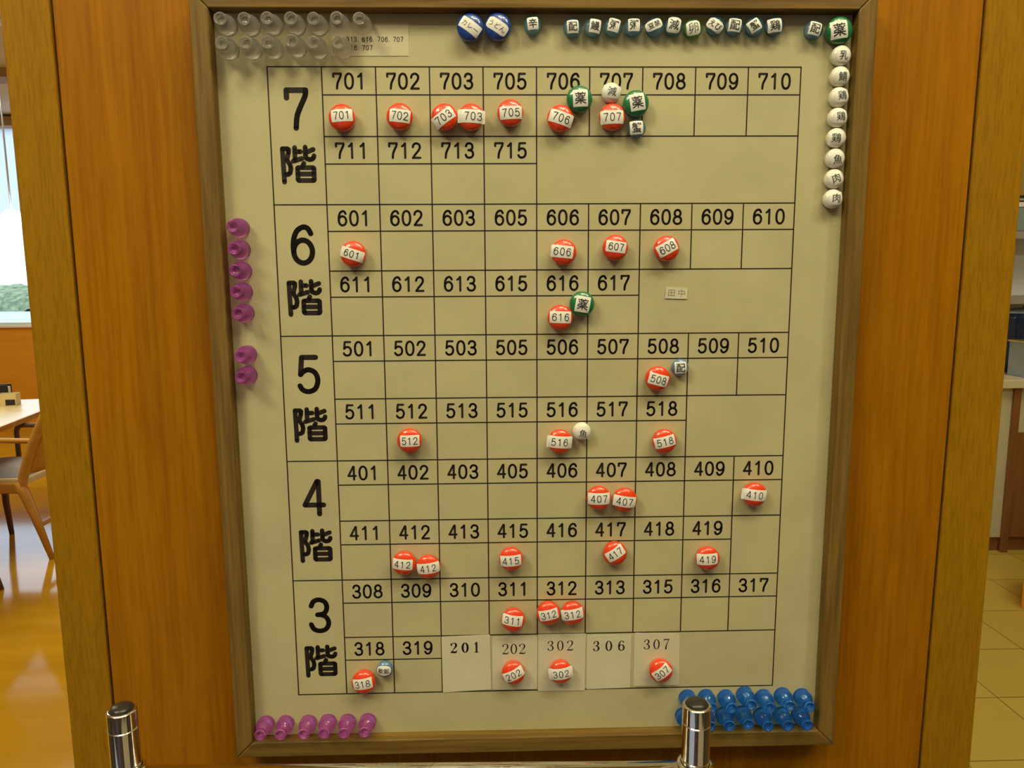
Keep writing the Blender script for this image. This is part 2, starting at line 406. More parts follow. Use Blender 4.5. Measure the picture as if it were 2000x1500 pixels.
_glyphs = {}
def glyph(text, bold):
    """outline of printed Japanese text as triangles, centred, in units of its own height"""
    key = (text, bold)
    if key not in _glyphs:
        cu = bpy.data.curves.new('lettering', 'FONT'); cu.body = text; cu.size = 1.0; cu.resolution_u = 3
        cu.offset = bold; cu.fill_mode = 'FRONT'
        o = bpy.data.objects.new('lettering', cu); C.objects.link(o)
        dg = bpy.context.evaluated_depsgraph_get(); dg.update()
        me = o.evaluated_get(dg).to_mesh()
        me.calc_loop_triangles()
        vs = [v.co.copy() for v in me.vertices]; ts = [tuple(t.vertices) for t in me.loop_triangles]
        o.evaluated_get(dg).to_mesh_clear()
        bpy.data.objects.remove(o); bpy.data.curves.remove(cu)
        x0 = min(v.x for v in vs); x1 = max(v.x for v in vs); y0 = min(v.y for v in vs); y1 = max(v.y for v in vs)
        _glyphs[key] = ([((v.x - (x0 + x1) / 2), (v.y - (y0 + y1) / 2)) for v in vs], ts, x1 - x0, y1 - y0)
    return _glyphs[key]

def print_glyph(bm, text, bold, w, h, fmap, mi, maxlen=0.9):
    vs, ts, gw, gh = glyph(text, bold)
    k = min(w / gw, h / gh)
    def tri(a, b, c, depth=0):
        es = [(math.dist(a, b), 0), (math.dist(b, c), 1), (math.dist(c, a), 2)]
        L, i = max(es)
        if L > maxlen and depth < 8:
            P = [a, b, c]; p, q, r = P[i], P[(i + 1) % 3], P[(i + 2) % 3]
            m = ((p[0] + q[0]) / 2, (p[1] + q[1]) / 2)
            tri(p, m, r, depth + 1); tri(m, q, r, depth + 1)
        else:
            f = bm.faces.new([bm.verts.new(fmap(*p)) for p in (a, b, c)]); f.material_index = mi
    for t in ts:
        tri(*[(vs[i][0] * k, vs[i][1] * k) for i in t])

# ================================================================== THE SETTING
# the panelled pillar the board hangs on
PY0, PY1 = 0.012, 0.30
def vprism(name, poly_xz, y0, y1, m, bevel=0.0):
    bm = bmesh.new()
    a = [bm.verts.new((x, y0, z)) for x, z in poly_xz]; b = [bm.verts.new((x, y1, z)) for x, z in poly_xz]
    bm.faces.new(a); bm.faces.new(b[::-1]); n = len(a)
    for i in range(n): bm.faces.new((a[i], b[i], b[(i + 1) % n], a[(i + 1) % n]))
    return obj(name, bm, m, None, bevel)
ZC = 3.15
def sx_(z): return 0.3432 + 0.0074 * (z - H)      # the right seam leans a little
struct(vprism('wall_front', [(-0.3597, 0.0), (sx_(0) - .0012, 0.0), (sx_(ZC) - .0012, ZC), (-0.3597, ZC)], PY0, PY0 + .02, M['panel'], 0.0008))
struct(vprism('trim_1', [(-0.3985, 0), (-0.3622, 0), (-0.3622, ZC), (-0.3985, ZC)], PY0, PY0 + .02, M['trim'], 0.0012))
struct(vprism('trim_2', [(sx_(0) + .0012, 0), (0.3862, 0), (0.3862, ZC), (sx_(ZC) + .0012, ZC)], PY0, PY0 + .02, M['trim'], 0.0012))
struct(box('wall_core', (-0.3980, PY0 + .02, 0), (0.3857, PY1, ZC), M['groove']))

# room shell
XL, XR, YB, YF = -7.0, 5.0, 7.0, -2.2
struct(box('floor', (XL, 0.6, -0.06), (0.0, YB, 0.0), M['wood_floor']))
struct(box('floor_tiles', (0.0, 0.6, -0.06), (XR, YB, 0.0), M['tile']))
struct(box('floor_unseen', (XL, YF, -0.06), (XR, 0.6, 0.0), M['darkfloor']))  # out of view, darkened to shape what the chrome posts reflect
bm = bmesh.new(); prism(bm, [(-1.75, -1.5), (-.70, -1.72), (-.62, -1.42), (-1.30, -.66), (-1.62, -.80)], 0.0004, 0.006)  # unseen mats, added to put stripes into the chrome posts' reflections
struct(obj('reflector_mat', bm, M['bluereflector']))
bm = bmesh.new(); prism(bm, [(.25, -2.05), (.75, -1.92), (1.45, -1.30), (1.15, -1.02), (.55, -1.55), (.22, -1.68)], 0.0004, 0.006)
struct(obj('reflector_mat', bm, M['palereflector']))
struct(box('ceiling', (XL, YF, ZC), (XR, YB, ZC + .1), M['ceil']))
struct(box('wall_left', (XL - .1, YF, 0), (XL, YB, ZC), M['cream']))
struct(box('wall_right', (XR, YF, 0), (XR + .1, YB, ZC), M['yellow']))

def holed_wall(name, y0, y1, x0, x1, hx0, hx1, hz0, hz1, m, low=None):
    bm = bmesh.new()
    bx(bm, (x0, y0, 0), (x1, y1, hz0), 1 if low else 0)
    bx(bm, (x0, y0, hz1), (x1, y1, ZC)); bx(bm, (x0, y0, hz0), (hx0, y1, hz1)); bx(bm, (hx1, y0, hz0), (x1, y1, hz1))
    return struct(obj(name, bm, [m, low] if low else m))
holed_wall('wall_back', YB, YB + .15, XL, 1.5, -6.7, -3.7, 1.05, 3.10, M['cream'], M['orange'])
holed_wall('wall_behind', YF - .15, YF, XL, XR, -1.15, -0.45, 0.04, 2.0, M['brownwall'])
struct(box('wall_kitchen', (1.5, 4.0, 0), (XR, 4.1, ZC), M['yellow']))

def window(name, y, x0, x1, z0, z1, sill, gm_=None):
    f = bmesh.new()
    t = 0.05
    bx(f, (x0, y - .03, z0), (x1, y + .03, z0 + t)); bx(f, (x0, y - .03, z1 - t), (x1, y + .03, z1))
    bx(f, (x0, y - .03, z0 + t), (x0 + t, y + .03, z1 - t)); bx(f, (x1 - t, y - .03, z0 + t), (x1, y + .03, z1 - t))
    o = struct(obj(name, f, M['whiteframe'], None, 0.003))
    bm = bmesh.new(); bx(bm, (x0 + t, y - .003, z0 + t), (x1 - t, y + .003, z1 - t)); obj('pane', bm, gm_ or M['glass'], o)
    if sill:
        box('window_sill', (x0, sill[0], z0), (x1, sill[1], z0 + .022), M['whiteframe'], o, 0.004)
    return o
window('window_1', YB + .10, -6.7, -3.7, 1.05, 3.10, (YB - .03, YB + .07))
window('stripe_window', YF - .10, -1.15, -0.45, 0.04, 2.0, None, M['dimglass'])  # unseen, added for a bluish stripe in the chrome posts
box_ = box('trim_3', (-6.9, YB - .14, 3.04), (1.4, YB - .001, 3.13), M['pelmet'], None, 0.004); struct(box_)
struct(box('trim_4', (-6.9, 5.35, 3.08), (1.4, 5.55, ZC - .0005), M['pelmet'], None, 0.004))
struct(box('trim_5', (-6.9, 4.32, 3.12), (1.4, 4.37, ZC - .0005), M['whiteframe'], None, 0.003))

# outdoors
struct(box('ground', (-40, YB + .2, -0.25), (20, 45, 1.02), M['path']))
bm = bmesh.new()
bmesh.ops.create_grid(bm, x_segments=150, y_segments=26, size=1.0)
for v in bm.verts:
    x = v.co.x * 9 - 11; a = v.co.y
    zz = 1.02 + 0.44 * math.sqrt(max(0, 1 - a * a)) * (1 + 0.16 * math.sin(3 * x) * math.sin(1.7 * x)) + random.uniform(-.05, .05)
    v.co = Vector((x, 14.5 + a * 1.1 + random.uniform(-.06, .06), zz))
hedge = obj('hedge', bm, M['hedge']); hedge['kind'] = 'stuff'
tag(hedge, 'low green hedge outside the dining room window', 'hedge')

# ================================================================== DINING ROOM, LEFT OF THE PILLAR
def chair_master():
    """armchair facing -x; seat centre at the origin, y is its width"""
    t = thing('dining_armchair', '', 'chair')
    for s in (-1, 1):
        y = 0.205 * s
        wood = M['chairwood'] if s < 0 else M['chairshade']  # far side is backlit: its shade is put into the wood colour
        bm = bmesh.new(); tube(bm, [(.150, y, .43), (.172, y, .37), (.212, y, .25), (.285, y, .0)], [.026, .027, .022, .014], 10); obj('leg', bm, wood, t)
        bm = bmesh.new(); tube(bm, [(-.215, y, .40), (-.215, y, .2), (-.200, y, .0)], [.019, .018, .013], 10); obj('leg', bm, wood, t)
        bm = bmesh.new()
        tube(bm, cr([(.250, y, .650), (.10, y, .655), (-.06, y, .660), (-.105, y, .640), (-.112, y, .58), (-.112, y, .40)], 6), .014, 10)
        obj('armrest', bm, wood, t)
        bm = bmesh.new(); tube(bm, cr([(.155, y, .37), (.18, y, .47), (.235, y, .62), (.325, y, .80)], 6), .024, 10); obj('back_post', bm, wood, t)
        o_ = box('seat_rail', (-.225, y - .016, .368), (.165, y + .016, .425), wood, t, 0.006)
    # curved plywood back
    bm = bmesh.new(); g = []
    for j in range(9):
        row = []
        for i in range(9):
            a = -1 + i / 4; z = .47 + .34 * j / 8
            x = .185 + .13 * (j / 8) + .045 * (1 - a * a)
            row.append((x, .195 * a, z))
        g.append(row)
    A = [[bm.verts.new(p) for p in r] for r in g]; B = [[bm.verts.new((p[0] + .013, p[1], p[2])) for p in r] for r in g]
    for j in range(8):
        for i in range(8):
            for Q, rev in ((A, 0), (B, 1)):
                f = [Q[j][i], Q[j][i + 1], Q[j + 1][i + 1], Q[j + 1][i]]
                bm.faces.new(f[::-1] if rev else f).smooth = True
    for i in range(8):
        bm.faces.new((A[0][i], B[0][i], B[0][i + 1], A[0][i + 1])); bm.faces.new((A[8][i + 1], B[8][i + 1], B[8][i], A[8][i]))
        bm.faces.new((A[i + 1][0], B[i + 1][0], B[i][0], A[i][0])); bm.faces.new((A[i][8], B[i][8], B[i + 1][8], A[i + 1][8]))
    obj('backrest', bm, M['chairwood'], t)
    box('seat', (-.22, -.19, .405), (.17, .19, .445), M['seatcream'], t, 0.01)
    bm = bmesh.new(); bmesh.ops.create_grid(bm, x_segments=10, y_segments=10, size=1.0)
    top = []
    for v in bm.verts:
        a, b = v.co.x, v.co.y
        v.co = Vector((-.025 + .185 * a, .175 * b, .447 + .05 * ((1 - a ** 4) * (1 - b ** 4)) ** .4))
    for f in bm.faces: f.smooth = True
    obj('seat_pad', bm, M['fabric'], t)
    box('stretcher', (.21, -.2, .17), (.232, .2, .197), M['chairwood'], t, 0.004)
    return t
def copy_tree(o, parent=None):
    c = o.copy(); C.objects.link(c)
    if parent: c.parent = parent
    for ch in list(o.children): copy_tree(ch, c)
    return c
ch = chair_master()
ch.location = (-2.725, 3.41, 0)
tag(ch, 'wooden armchair with grey seat pad at the dining table, arm and rear leg in view', 'chair', 'dining chairs at the table')
ch2 = copy_tree(ch); ch2.location = (-2.73, 2.60, 0)
tag(ch2, 'nearer wooden armchair at the dining table, only its rear leg and back edge in view', 'chair', 'dining chairs at the table')

tb = thing('dining_table', 'pale-topped wooden dining table under the window of the dining room', 'table', (-3.20, 3.55, 0), (0, 0, math.radians(10.5)))
box('tabletop', (-.42, -.75, .678), (.42, .75, .706), M['tabletop'], tb, 0.004)
bm = bmesh.new()
for a, b in (((-.424, -.754, .676), (-.42, .754, .704)), ((.42, -.754, .676), (.424, .754, .704)), ((-.42, -.754, .676), (.42, -.75, .704)), ((-.42, .75, .676), (.42, .754, .704))):
    bx(bm, a, b)
obj('edge_band', bm, M['chairwood'], tb)
for sx in (-.36, .36):
    for sy in (-.68, .68):
        box('leg', (sx - .028, sy - .028, 0), (sx + .028, sy + .028, .678), M['chairwood'], tb, 0.004)

cb = thing('condiment_box', 'small cream condiment box with a dark label on the dining table', 'box', (-3.165, 4.06, .706), (0, 0, math.radians(14)))
bm = bmesh.new()
bx(bm, (-.055, -.04, 0), (.055, .04, .006)); bx(bm, (-.055, -.04, .006), (.055, -.034, .078)); bx(bm, (-.055, .034, .006), (.055, .04, .078))
bx(bm, (-.055, -.034, .006), (-.049, .034, .078)); bx(bm, (.049, -.034, .006), (.055, .034, .078))
obj('tray', bm, M['boxcream'], cb, 0.0015)
box('dark_label', (-.004, -.0415, .006), (.05, -.0402, .042), M['black'], cb)
bm = bmesh.new()
nb = thing('napkin_holder', 'black napkin holder behind the condiment box on the dining table', 'napkin holder', (-3.27, 4.14, .706), (0, 0, .2))
bm = bmesh.new(); bx(bm, (-.06, -.03, 0), (.06, .03, .012)); bx(bm, (-.06, -.03, .012), (.06, -.024, .125)); bx(bm, (-.06, .024, .012), (.06, .03, .125))
obj('holder', bm, M['black'], nb, 0.002)
bm = bmesh.new(); bx(bm, (-.055, -.022, .013), (.055, .022, .11)); obj('napkins', bm, M['whiteframe'], nb)

pl = thing('pendant_lamp', 'glowing white globe pendant lamp in front of the dining room window', 'lamp', (-2.925, 3.9, 1.86))
bm = bmesh.new(); lathe(bm, [(0, -.062)] + [(.062 * math.sin(PI * i / 14), -.062 * math.cos(PI * i / 14)) for i in range(1, 14)] + [(0, .062)], 24)
gm = bpy.data.materials.new('lit_globe'); gm.use_nodes = True
b_ = gm.node_tree.nodes['Principled BSDF']; b_.inputs['Emission Color'].default_value = (1, .93, .78, 1); b_.inputs['Emission Strength'].default_value = 9.0
obj('globe', bm, gm, pl)
bm = bmesh.new(); tube(bm, [(.0, 0, .06), (.0, 0, ZC - 1.86 - .031)], .005, 8); obj('rod', bm, M['steel'], pl)
bm = bmesh.new(); lathe(bm, [(0, 0), (.045, 0), (.045, .03), (0, .03)], 20, (0, 0, ZC - 1.86 - .0302)); obj('ceiling_rose', bm, M['steel'], pl)

def blind_mat():
    m = bpy.data.materials.new('blind_fabric'); m.use_nodes = True
    n = m.node_tree; n.nodes.clear()
    o = n.nodes.new('ShaderNodeOutputMaterial')
    d = n.nodes.new('ShaderNodeBsdfDiffuse'); d.inputs['Color'].default_value = (.85, .87, .9, 1)
    t = n.nodes.new('ShaderNodeBsdfTranslucent'); t.inputs['Color'].default_value = (.95, .96, .98, 1)
    x = n.nodes.new('ShaderNodeMixShader'); x.inputs[0].default_value = .92
    n.links.new(d.outputs[0], x.inputs[1]); n.links.new(t.outputs[0], x.inputs[2]); n.links.new(x.outputs[0], o.inputs[0])
    return m
rb = thing('roller_blind', 'white roller blind half lowered over the dining room window', 'blind', (-5.2, YB + .04, 2.16))
bm = bmesh.new(); bm.faces.new([bm.verts.new(p) for p in ((-1.44, 0, .015), (1.44, 0, .015), (1.44, 0, .915), (-1.44, 0, .915))]); obj('screen', bm, blind_mat(), rb)
box('bottom_bar', (-1.44, -.008, 0), (1.44, .008, .02), M['whiteframe'], rb, 0.002)
bm = bmesh.new(); tube(bm, [(-1.44, 0, .915), (1.44, 0, .915)], .02, 14); obj('roller', bm, M['whiteframe'], rb)

# ================================================================== KITCHEN SIDE, RIGHT OF THE PILLAR
ct = thing('kitchen_counter', 'cream kitchen counter with brown posts standing on the yellow tiles', 'counter', (2.55, 3.08, 0))
box('worktop', (-.05, -.03, .903), (1.8, .62, .947), M['counter'], ct, 0.004)
box('cabinet_body', (0.0, .02, .08), (1.75, .6, .902), M['cabcream'], ct)
box('kick_plate', (0.0, .035, 0.0), (1.75, .56, .08), M['cabbrown'], ct)
for x in (0.148, .86):
    box('post', (x, 0.0, 0.0), (x + .036, .019, .902), M['cabbrown'], ct, 0.002)
box('door', (.186, .004, .085), (.858, .0195, .66), M['cabbrown'], ct, 0.002)

rk = thing('serving_shelf', 'steel serving shelf with two rails above the kitchen counter', 'shelf', (2.738, 3.30, .9475))
for x in (0.01, .75):
    for y in (0, .22):
        bm = bmesh.new(); tube(bm, [(x + .02, y, 0), (x + .02, y, .90)], .016, 12); obj('upright', bm, M['upright'], rk)
box('rail', (-.02, -.03, .385), (.82, .25, .43), M['steel'], rk, 0.003)
box('rail', (-.02, -.03, .735), (.82, .25, .775), M['steel'], rk, 0.003)
box('splash_panel', (-.02, -.034, .776), (.82, -.026, .90), M['greenglass'], rk, 0.002)
box('top_edge', (-.02, -.04, .90), (.82, .25, .925), M['whiteframe'], rk, 0.002)
box('back_panel', (-.02, .252, .03), (.82, .26, .90), M['whiteframe'], rk)
sb = thing('steel_container', 'blue-grey steel container on the kitchen counter', 'container', (2.78, 3.115, .9475))
bm = bmesh.new()
bx(bm, (0, 0, 0), (.42, .15, .006)); bx(bm, (0, 0, .006), (.42, .006, .185)); bx(bm, (0, .144, .006), (.42, .15, .185)); bx(bm, (0, .006, .006), (.006, .144, .185)); bx(bm, (.414, .006, .006), (.42, .144, .185))
obj('tub', bm, M['steelbox'], sb, 0.002)
bm = bmesh.new()
for a, b in (((-.008, -.008, .185), (.428, .002, .195)), ((-.008, .148, .185), (.428, .158, .195)), ((-.008, .002, .185), (.002, .148, .195)), ((.418, .002, .185), (.428, .148, .195))): bx(bm, a, b)
obj('rim', bm, M['chrome'], sb, 0.001)
pot = thing('stock_pot', 'dark blue pot on the steel serving shelf behind the container', 'pot', (2.955, 3.40, .9475))
bm = bmesh.new(); lathe(bm, [(0, 0), (.105, 0), (.115, .01), (.12, .30), (.122, .33), (.116, .33), (.11, .02), (0, .015)], 32); obj('pot_body', bm, M['bluepot'], pot)
bm = bmesh.new(); lathe(bm, [(0, .331), (.121, .331), (.118, .343), (.06, .358), (.016, .360), (.016, .372), (0, .374)], 32); obj('lid', bm, M['steel'], pot)
ws = thing('wall_shelf', 'thin dark-edged wall shelf on the yellow kitchen wall', 'shelf', (3.0, 3.76, 1.925))
box('board', (0, 0, 0), (1.6, .24, .012), M['black'], ws); box('board', (0, 0, .03), (1.6, .24, .042), M['black'], ws); box('filler', (0.01, .01, .012), (1.59, .24, .03), M['counter'], ws)
tr = thing('step_stool', 'low wooden step stool on the yellow tiles at the right edge', 'stool', (2.318, 2.42, 0), (0, 0, math.radians(-40)))
box('tread', (-.006, -.006, .235), (.40, .26, .262), M['orange'], tr, 0.004)
for x in (0, .36):
    box('side_board', (x, 0, 0), (x + .034, .254, .235), M['orange'], tr, 0.003)
bn = thing('waste_bin', 'small black waste bin standing before the kitchen counter', 'bin', (2.93, 2.86, 0))
bm = bmesh.new(); lathe(bm, [(0, 0), (.11, 0), (.115, .005), (.13, .24), (.134, .245), (.134, .255), (.127, .255), (.11, .02), (0, .015)], 32)
obj('bin_body', bm, M['black'], bn)

# ================================================================== THE NOTICE BOARD
board = thing('notice_board', 'framed room board printed with a grid of room numbers on the wooden pillar', 'notice board', (0, 0, H), UP)
IX, IT, IB, OX, OT, OB = .2370, .2872, -.2857, .2507, .3010, -.2992
FB, FF = -.0118, .0105                   # back and front of the frame
def rail(poly, m):
    bm = bmesh.new(); prism(bm, poly, FB, FF)
    return obj('frame_rail', bm, m, board, 0.0011, 3)
rail([(-OX, OB), (-IX, IB), (-IX, IT), (-OX, OT)], M['frame'])
rail([(IX, IB), (OX, OB), (OX, OT), (IX, IT)], M['frame'])
rail([(-IX, IT), (IX, IT), (OX, OT), (-OX, OT)], M['frame_h'])
rail([(-OX, OB), (OX, OB), (IX, IB), (-IX, IB)], M['frame_h'])
# the sheet and its printing are one part
bm = bmesh.new(); bx(bm, (-IX - .002, IB - .002, -.004), (IX + .002, IT + .002, 0.0))
PR = 0.00006
flat = lambda x, y: (x / 1000.0, y / 1000.0, PR)
LW = 0.98
def line(x0, y0, x1, y1):
    h = LW / 2
    a, b = (x0 - h, y0 - h), (x1 + h, y1 + h)
    f = bm.faces.new([bm.verts.new(flat(*p)) for p in ((a[0], a[1]), (b[0], a[1]), (b[0], b[1]), (a[0], b[1]))]); f.material_index = 1
ROWS = [('7', ['701', '702', '703', '705', '706', '707', '708', '709', '710'], ['711', '712', '713', '715']),
        ('6', ['601', '602', '603', '605', '606', '607', '608', '609', '610'], ['611', '612', '613', '615', '616', '617']),
        ('5', ['501', '502', '503', '505', '506', '507', '508', '509', '510'], ['511', '512', '513', '515', '516', '517', '518']),
        ('4', ['401', '402', '403', '405', '406', '407', '408', '409', '410'], ['411', '412', '413', '415', '416', '417', '418', '419']),
        ('3', ['308', '309', '310', '311', '312', '313', '315', '316', '317'], ['318', '319'])]
cx_ = lambda c: (c - 5) * 40.0
for r in range(6): line(cx_(0), 250 - 100 * r, cx_(10), 250 - 100 * r)
for c in (0, 1, 10): line(cx_(c), -250, cx_(c), 250)
for r, (big, up_, lo_) in enumerate(ROWS):
    t0 = 250 - 100 * r; n2 = len(lo_)
    line(cx_(1), t0 - 20, cx_(10), t0 - 20); line(cx_(1), t0 - 50, cx_(10), t0 - 50); line(cx_(1), t0 - 70, cx_(n2 + 1), t0 - 70)
    for c in range(2, 10): line(cx_(c), t0 - 50, cx_(c), t0)
    for c in range(2, n2 + 2): line(cx_(c), t0 - 100, cx_(c), t0 - 50)
    for i, s in enumerate(up_): write(bm, s, cx_(i + 1) + 20, t0 - 10.2, 12.3, 1.72, 8.8, flat, 1)
    for i, s in enumerate(lo_): write(bm, s, cx_(i + 1) + 20, t0 - 60.3, 12.3, 1.72, 8.8, flat, 1)
    write(bm, big, -180, t0 - 30.2, 31.2, 4.1, 10, flat, 1, disc=18)
    for pl_ in KAI:
        ink_stroke(bm, [(-180 + x * 28.2, t0 - 70.4 + y * 28.2) for x, y in pl_], 3.65, flat, 1, disc=16)
obj('board_sheet', bm, [M['board'], M['ink']], board, fix=False)

# ---- paper pieces lying on the sheet
def card(name, pts, th, m, label, cat, group=None, rc=0.0, d0=0.00012):
    cxm = sum(p[0] for p in pts) / 4; cym = sum(p[1] for p in pts) / 4
    t = thing(name, label, cat, bpos(cxm, cym, 0), UP, group)
    P = [((x - cxm) / 1000, (y - cym) / 1000) for x, y in pts][::-1]
    if rc:
        Q = []
        for i in range(4):
            p = Vector(P[i]); a = (Vector(P[i - 1]) - p).normalized(); b = (Vector(P[(i + 1) % 4]) - p).normalized()
            for k in range(5):
                s = k / 4; Q.append(tuple((p + a * rc) * (1 - s) ** 2 + p * 2 * s * (1 - s) + (p + b * rc) * s * s))
        P = Q
    return t, cxm, cym, P
def paper(name, pts, m, label, cat, group, rc, writing, ink, th=0.0003):
    t, cxm, cym, P = card(name, pts, th, m, label, cat, group, rc)
    bm = bmesh.new(); prism(bm, P, 0.00012, 0.00012 + th)
    mp_ = lambda x, y: ((x - cxm) / 1000, (y - cym) / 1000, 0.00012 + th + 0.00004)
    bmesh.ops.recalc_face_normals(bm, faces=bm.faces[:])
    writing(bm, mp_)
    obj('paper', bm, [m, ink], t, fix=False)
    return t
CARDS = [('201', [(-79.9, -200.6), (-39.6, -199.6), (-38.9, -248.4), (-79.6, -250.4)], 0, (-60.5, -210.6), 9.6, 1.25, 9.4, 1.0),
         ('202', [(-37.8, -201.6), (0.0, -200.9), (-.4, -248.9), (-37.9, -248.9)], .0022, (-19.8, -212.6), 9.4, .84, 7.0, .8),
         ('302', [(0.8, -200.0), (40.4, -200.0), (40.0, -251.0), (.5, -251.0)], 0, (19.1, -210.4), 9.3, .84, 8.2, .8),
         ('306', [(41.5, -201.5), (78.7, -202.0), (78.3, -249.3), (41.5, -250.0)], 0, (59.8, -211.4), 9.6, 1.05, 10.6, .9),
         ('307', [(81.3, -200.2), (119.5, -201.9), (120.0, -247.8), (81.2, -248.2)], .0022, (100.0, -210.8), 9.3, .84, 8.2, .8)]
CLAB = {'201': 'plain cream paper card printed 201, leftmost in the bottom row of the board',
        '202': 'round-cornered paper card printed 202 with a red magnet on it',
        '302': 'square-cornered paper card printed 302 with a red magnet on it',
        '306': 'plain paper card printed 306 between the 302 and 307 cards',
        '307': 'round-cornered paper card printed 307 with a tilted red magnet on it'}
for s, pts, rc, (tx, ty), h, sw, adv, wk in CARDS:
    def wr(bm, f, s=s, tx=tx, ty=ty, h=h, sw=sw, adv=adv):
        write(bm, s, tx, ty, h, sw, adv, f, 1, SF, .6)
    paper('room_card', pts, M['card'], CLAB[s], 'card', 'paper room cards in the bottom row', rc, wr, M['inkserif'] if s != '201' else M['ink'])
def wr(bm, f):
    for vv, words in ((269.2, ('313', '616', '706', '707')), (263.3, ('616', '707'))):
        for q, wd in enumerate(words):
            x0 = -140.6 + 11.45 * q
            write(bm, wd, x0 + 3.75, vv, 3.7, .52, 2.72, f, 1, GS, .62)
            if q < len(words) - 1:
                ink_stroke(bm, [(x0 + 8.5, vv - 1.5), (x0 + 8.52, vv - 1.45)], .6, f, 1)
paper('paper_note', [(-152, 281), (-94.6, 281), (-95.0, 257.6), (-152, 257.5)], M['note'], 'pale paper note with room numbers half under the clear pins', 'note', None, 0, wr, M['inkthin'], 0.0002)
t, cxm, cym, P = card('name_tag', [(101.3, 86.4), (118.5, 85.5), (117.8, 76.8), (100.4, 77.4)], .4, None, 'tiny white paper name tag with two characters, right of room 617', 'tag')
bm = bmesh.new(); prism(bm, P, 0.0002, 0.0007)
bmesh.ops.recalc_face_normals(bm, faces=bm.faces[:])
ca, sa = math.cos(math.radians(-3)), math.sin(math.radians(-3))
print_glyph(bm, '田 中', -0.012, 13.2, 5.6, lambda x, y: ((x * ca - y * sa) / 1000, (x * sa + y * ca) / 1000, 0.00075), 1)
obj('paper', bm, [M['card'], M['inkserif']], t, fix=False)

# ---- round magnets
def dome_profile(R, h, z0):
    p = [(0, 0), (R * .86, 0), (R * .90, .3), (R * .95, z0 * .4), (R * .985, z0 * .75), (R, z0)]
    for i in range(1, 17):
        a = PI / 2 * i / 16; p.append((R * math.cos(a), z0 + (h - z0) * math.sin(a)))
    p[-1] = (0, h)
    return [(r / 1000, z / 1000) for r, z in p]
def dome_z(R, h, z0, r):
    s = min(r / R, .965)
    return z0 + (h - z0) * math.sqrt(1 - s * s)
KIND = {'red': (9.84, 10.6, 6.2), 'green': (9.72, 10.6, 6.2), 'navy': (9.84, 10.6, 6.2), 'white': (7.34, 9.2, 4.8),
        'teal': (6.9, 8.4, 4.6), 'blue': (6.8, 8.4, 4.6), 'lime': (6.9, 8.4, 4.6), 'steel': (6.85, 8.0, 4.2)}
KMAT = {'red': 'red', 'green': 'green', 'navy': 'navy', 'white': 'white', 'teal': 'teal_clear', 'blue': 'blue_clear', 'lime': 'lime_clear', 'steel': 'steel_blue'}
masters = {}
def magnet_body(kind, root):
    R, h, z0 = KIND[kind]
    if kind not in masters:
        parts = []
        bm = bmesh.new(); lathe(bm, dome_profile(R, h, z0), 44)
        parts.append(obj('dome', bm, M[KMAT[kind]], root))
        if kind in ('teal', 'blue', 'lime'):
            bm = bmesh.new(); lathe(bm, [(0, .0004), (.0047, .0004), (.005, .0007), (.005, .0026), (.0046, .0029), (0, .0029)], 28)
            parts.append(obj('magnet_disc', bm, M['core'], root))
        masters[kind] = parts
        return
    for p in masters[kind]:
        c = p.copy(); C.objects.link(c); c.parent = root
def sticker(root, kind, lu, lv, ang, w, h, rc, writing, ink='inkthin'):
    R, hh, z0 = KIND[kind]
    ca, sa = math.cos(math.radians(ang)), math.sin(math.radians(ang))
    def put(eps):
        def f(x, y):
            X, Y = lu + x * ca - y * sa, lv + x * sa + y * ca
            r = math.hypot(X, Y)
            z = dome_z(R, hh, z0, r)
            k = (z0 + (hh - z0)) * 0
            # push outward along the dome's normal
            s = min(r / R, .965); sl = (hh - z0) / R * s / math.sqrt(1 - s * s)
            nl = math.sqrt(1 + sl * sl)
            if r > 1e-6:
                X += eps * sl / nl * X / r; Y += eps * sl / nl * Y / r
            return (X / 1000, Y / 1000, (z + eps / nl) / 1000)
        return f
    bm = bmesh.new(); fp = put(.14)
    nx, ny = max(6, int(w / .9)), max(6, int(h / .8)); rows = []
    for j in range(ny + 1):
        y = -h / 2 + h * j / ny; e = abs(y) - (h / 2 - rc)
        hw = w / 2 - (rc - math.sqrt(max(0, rc * rc - e * e)) if e > 0 else 0)
        rows.append([bm.verts.new(fp(-hw + 2 * hw * i / nx, y)) for i in range(nx + 1)])
    for j in range(ny):
        for i in range(nx):
            bm.faces.new((rows[j][i], rows[j][i + 1], rows[j + 1][i + 1], rows[j + 1][i])).smooth = True
    writing(bm, put(.26))
    obj('paper_label', bm, [M['label'], M[ink]], root, fix=False)

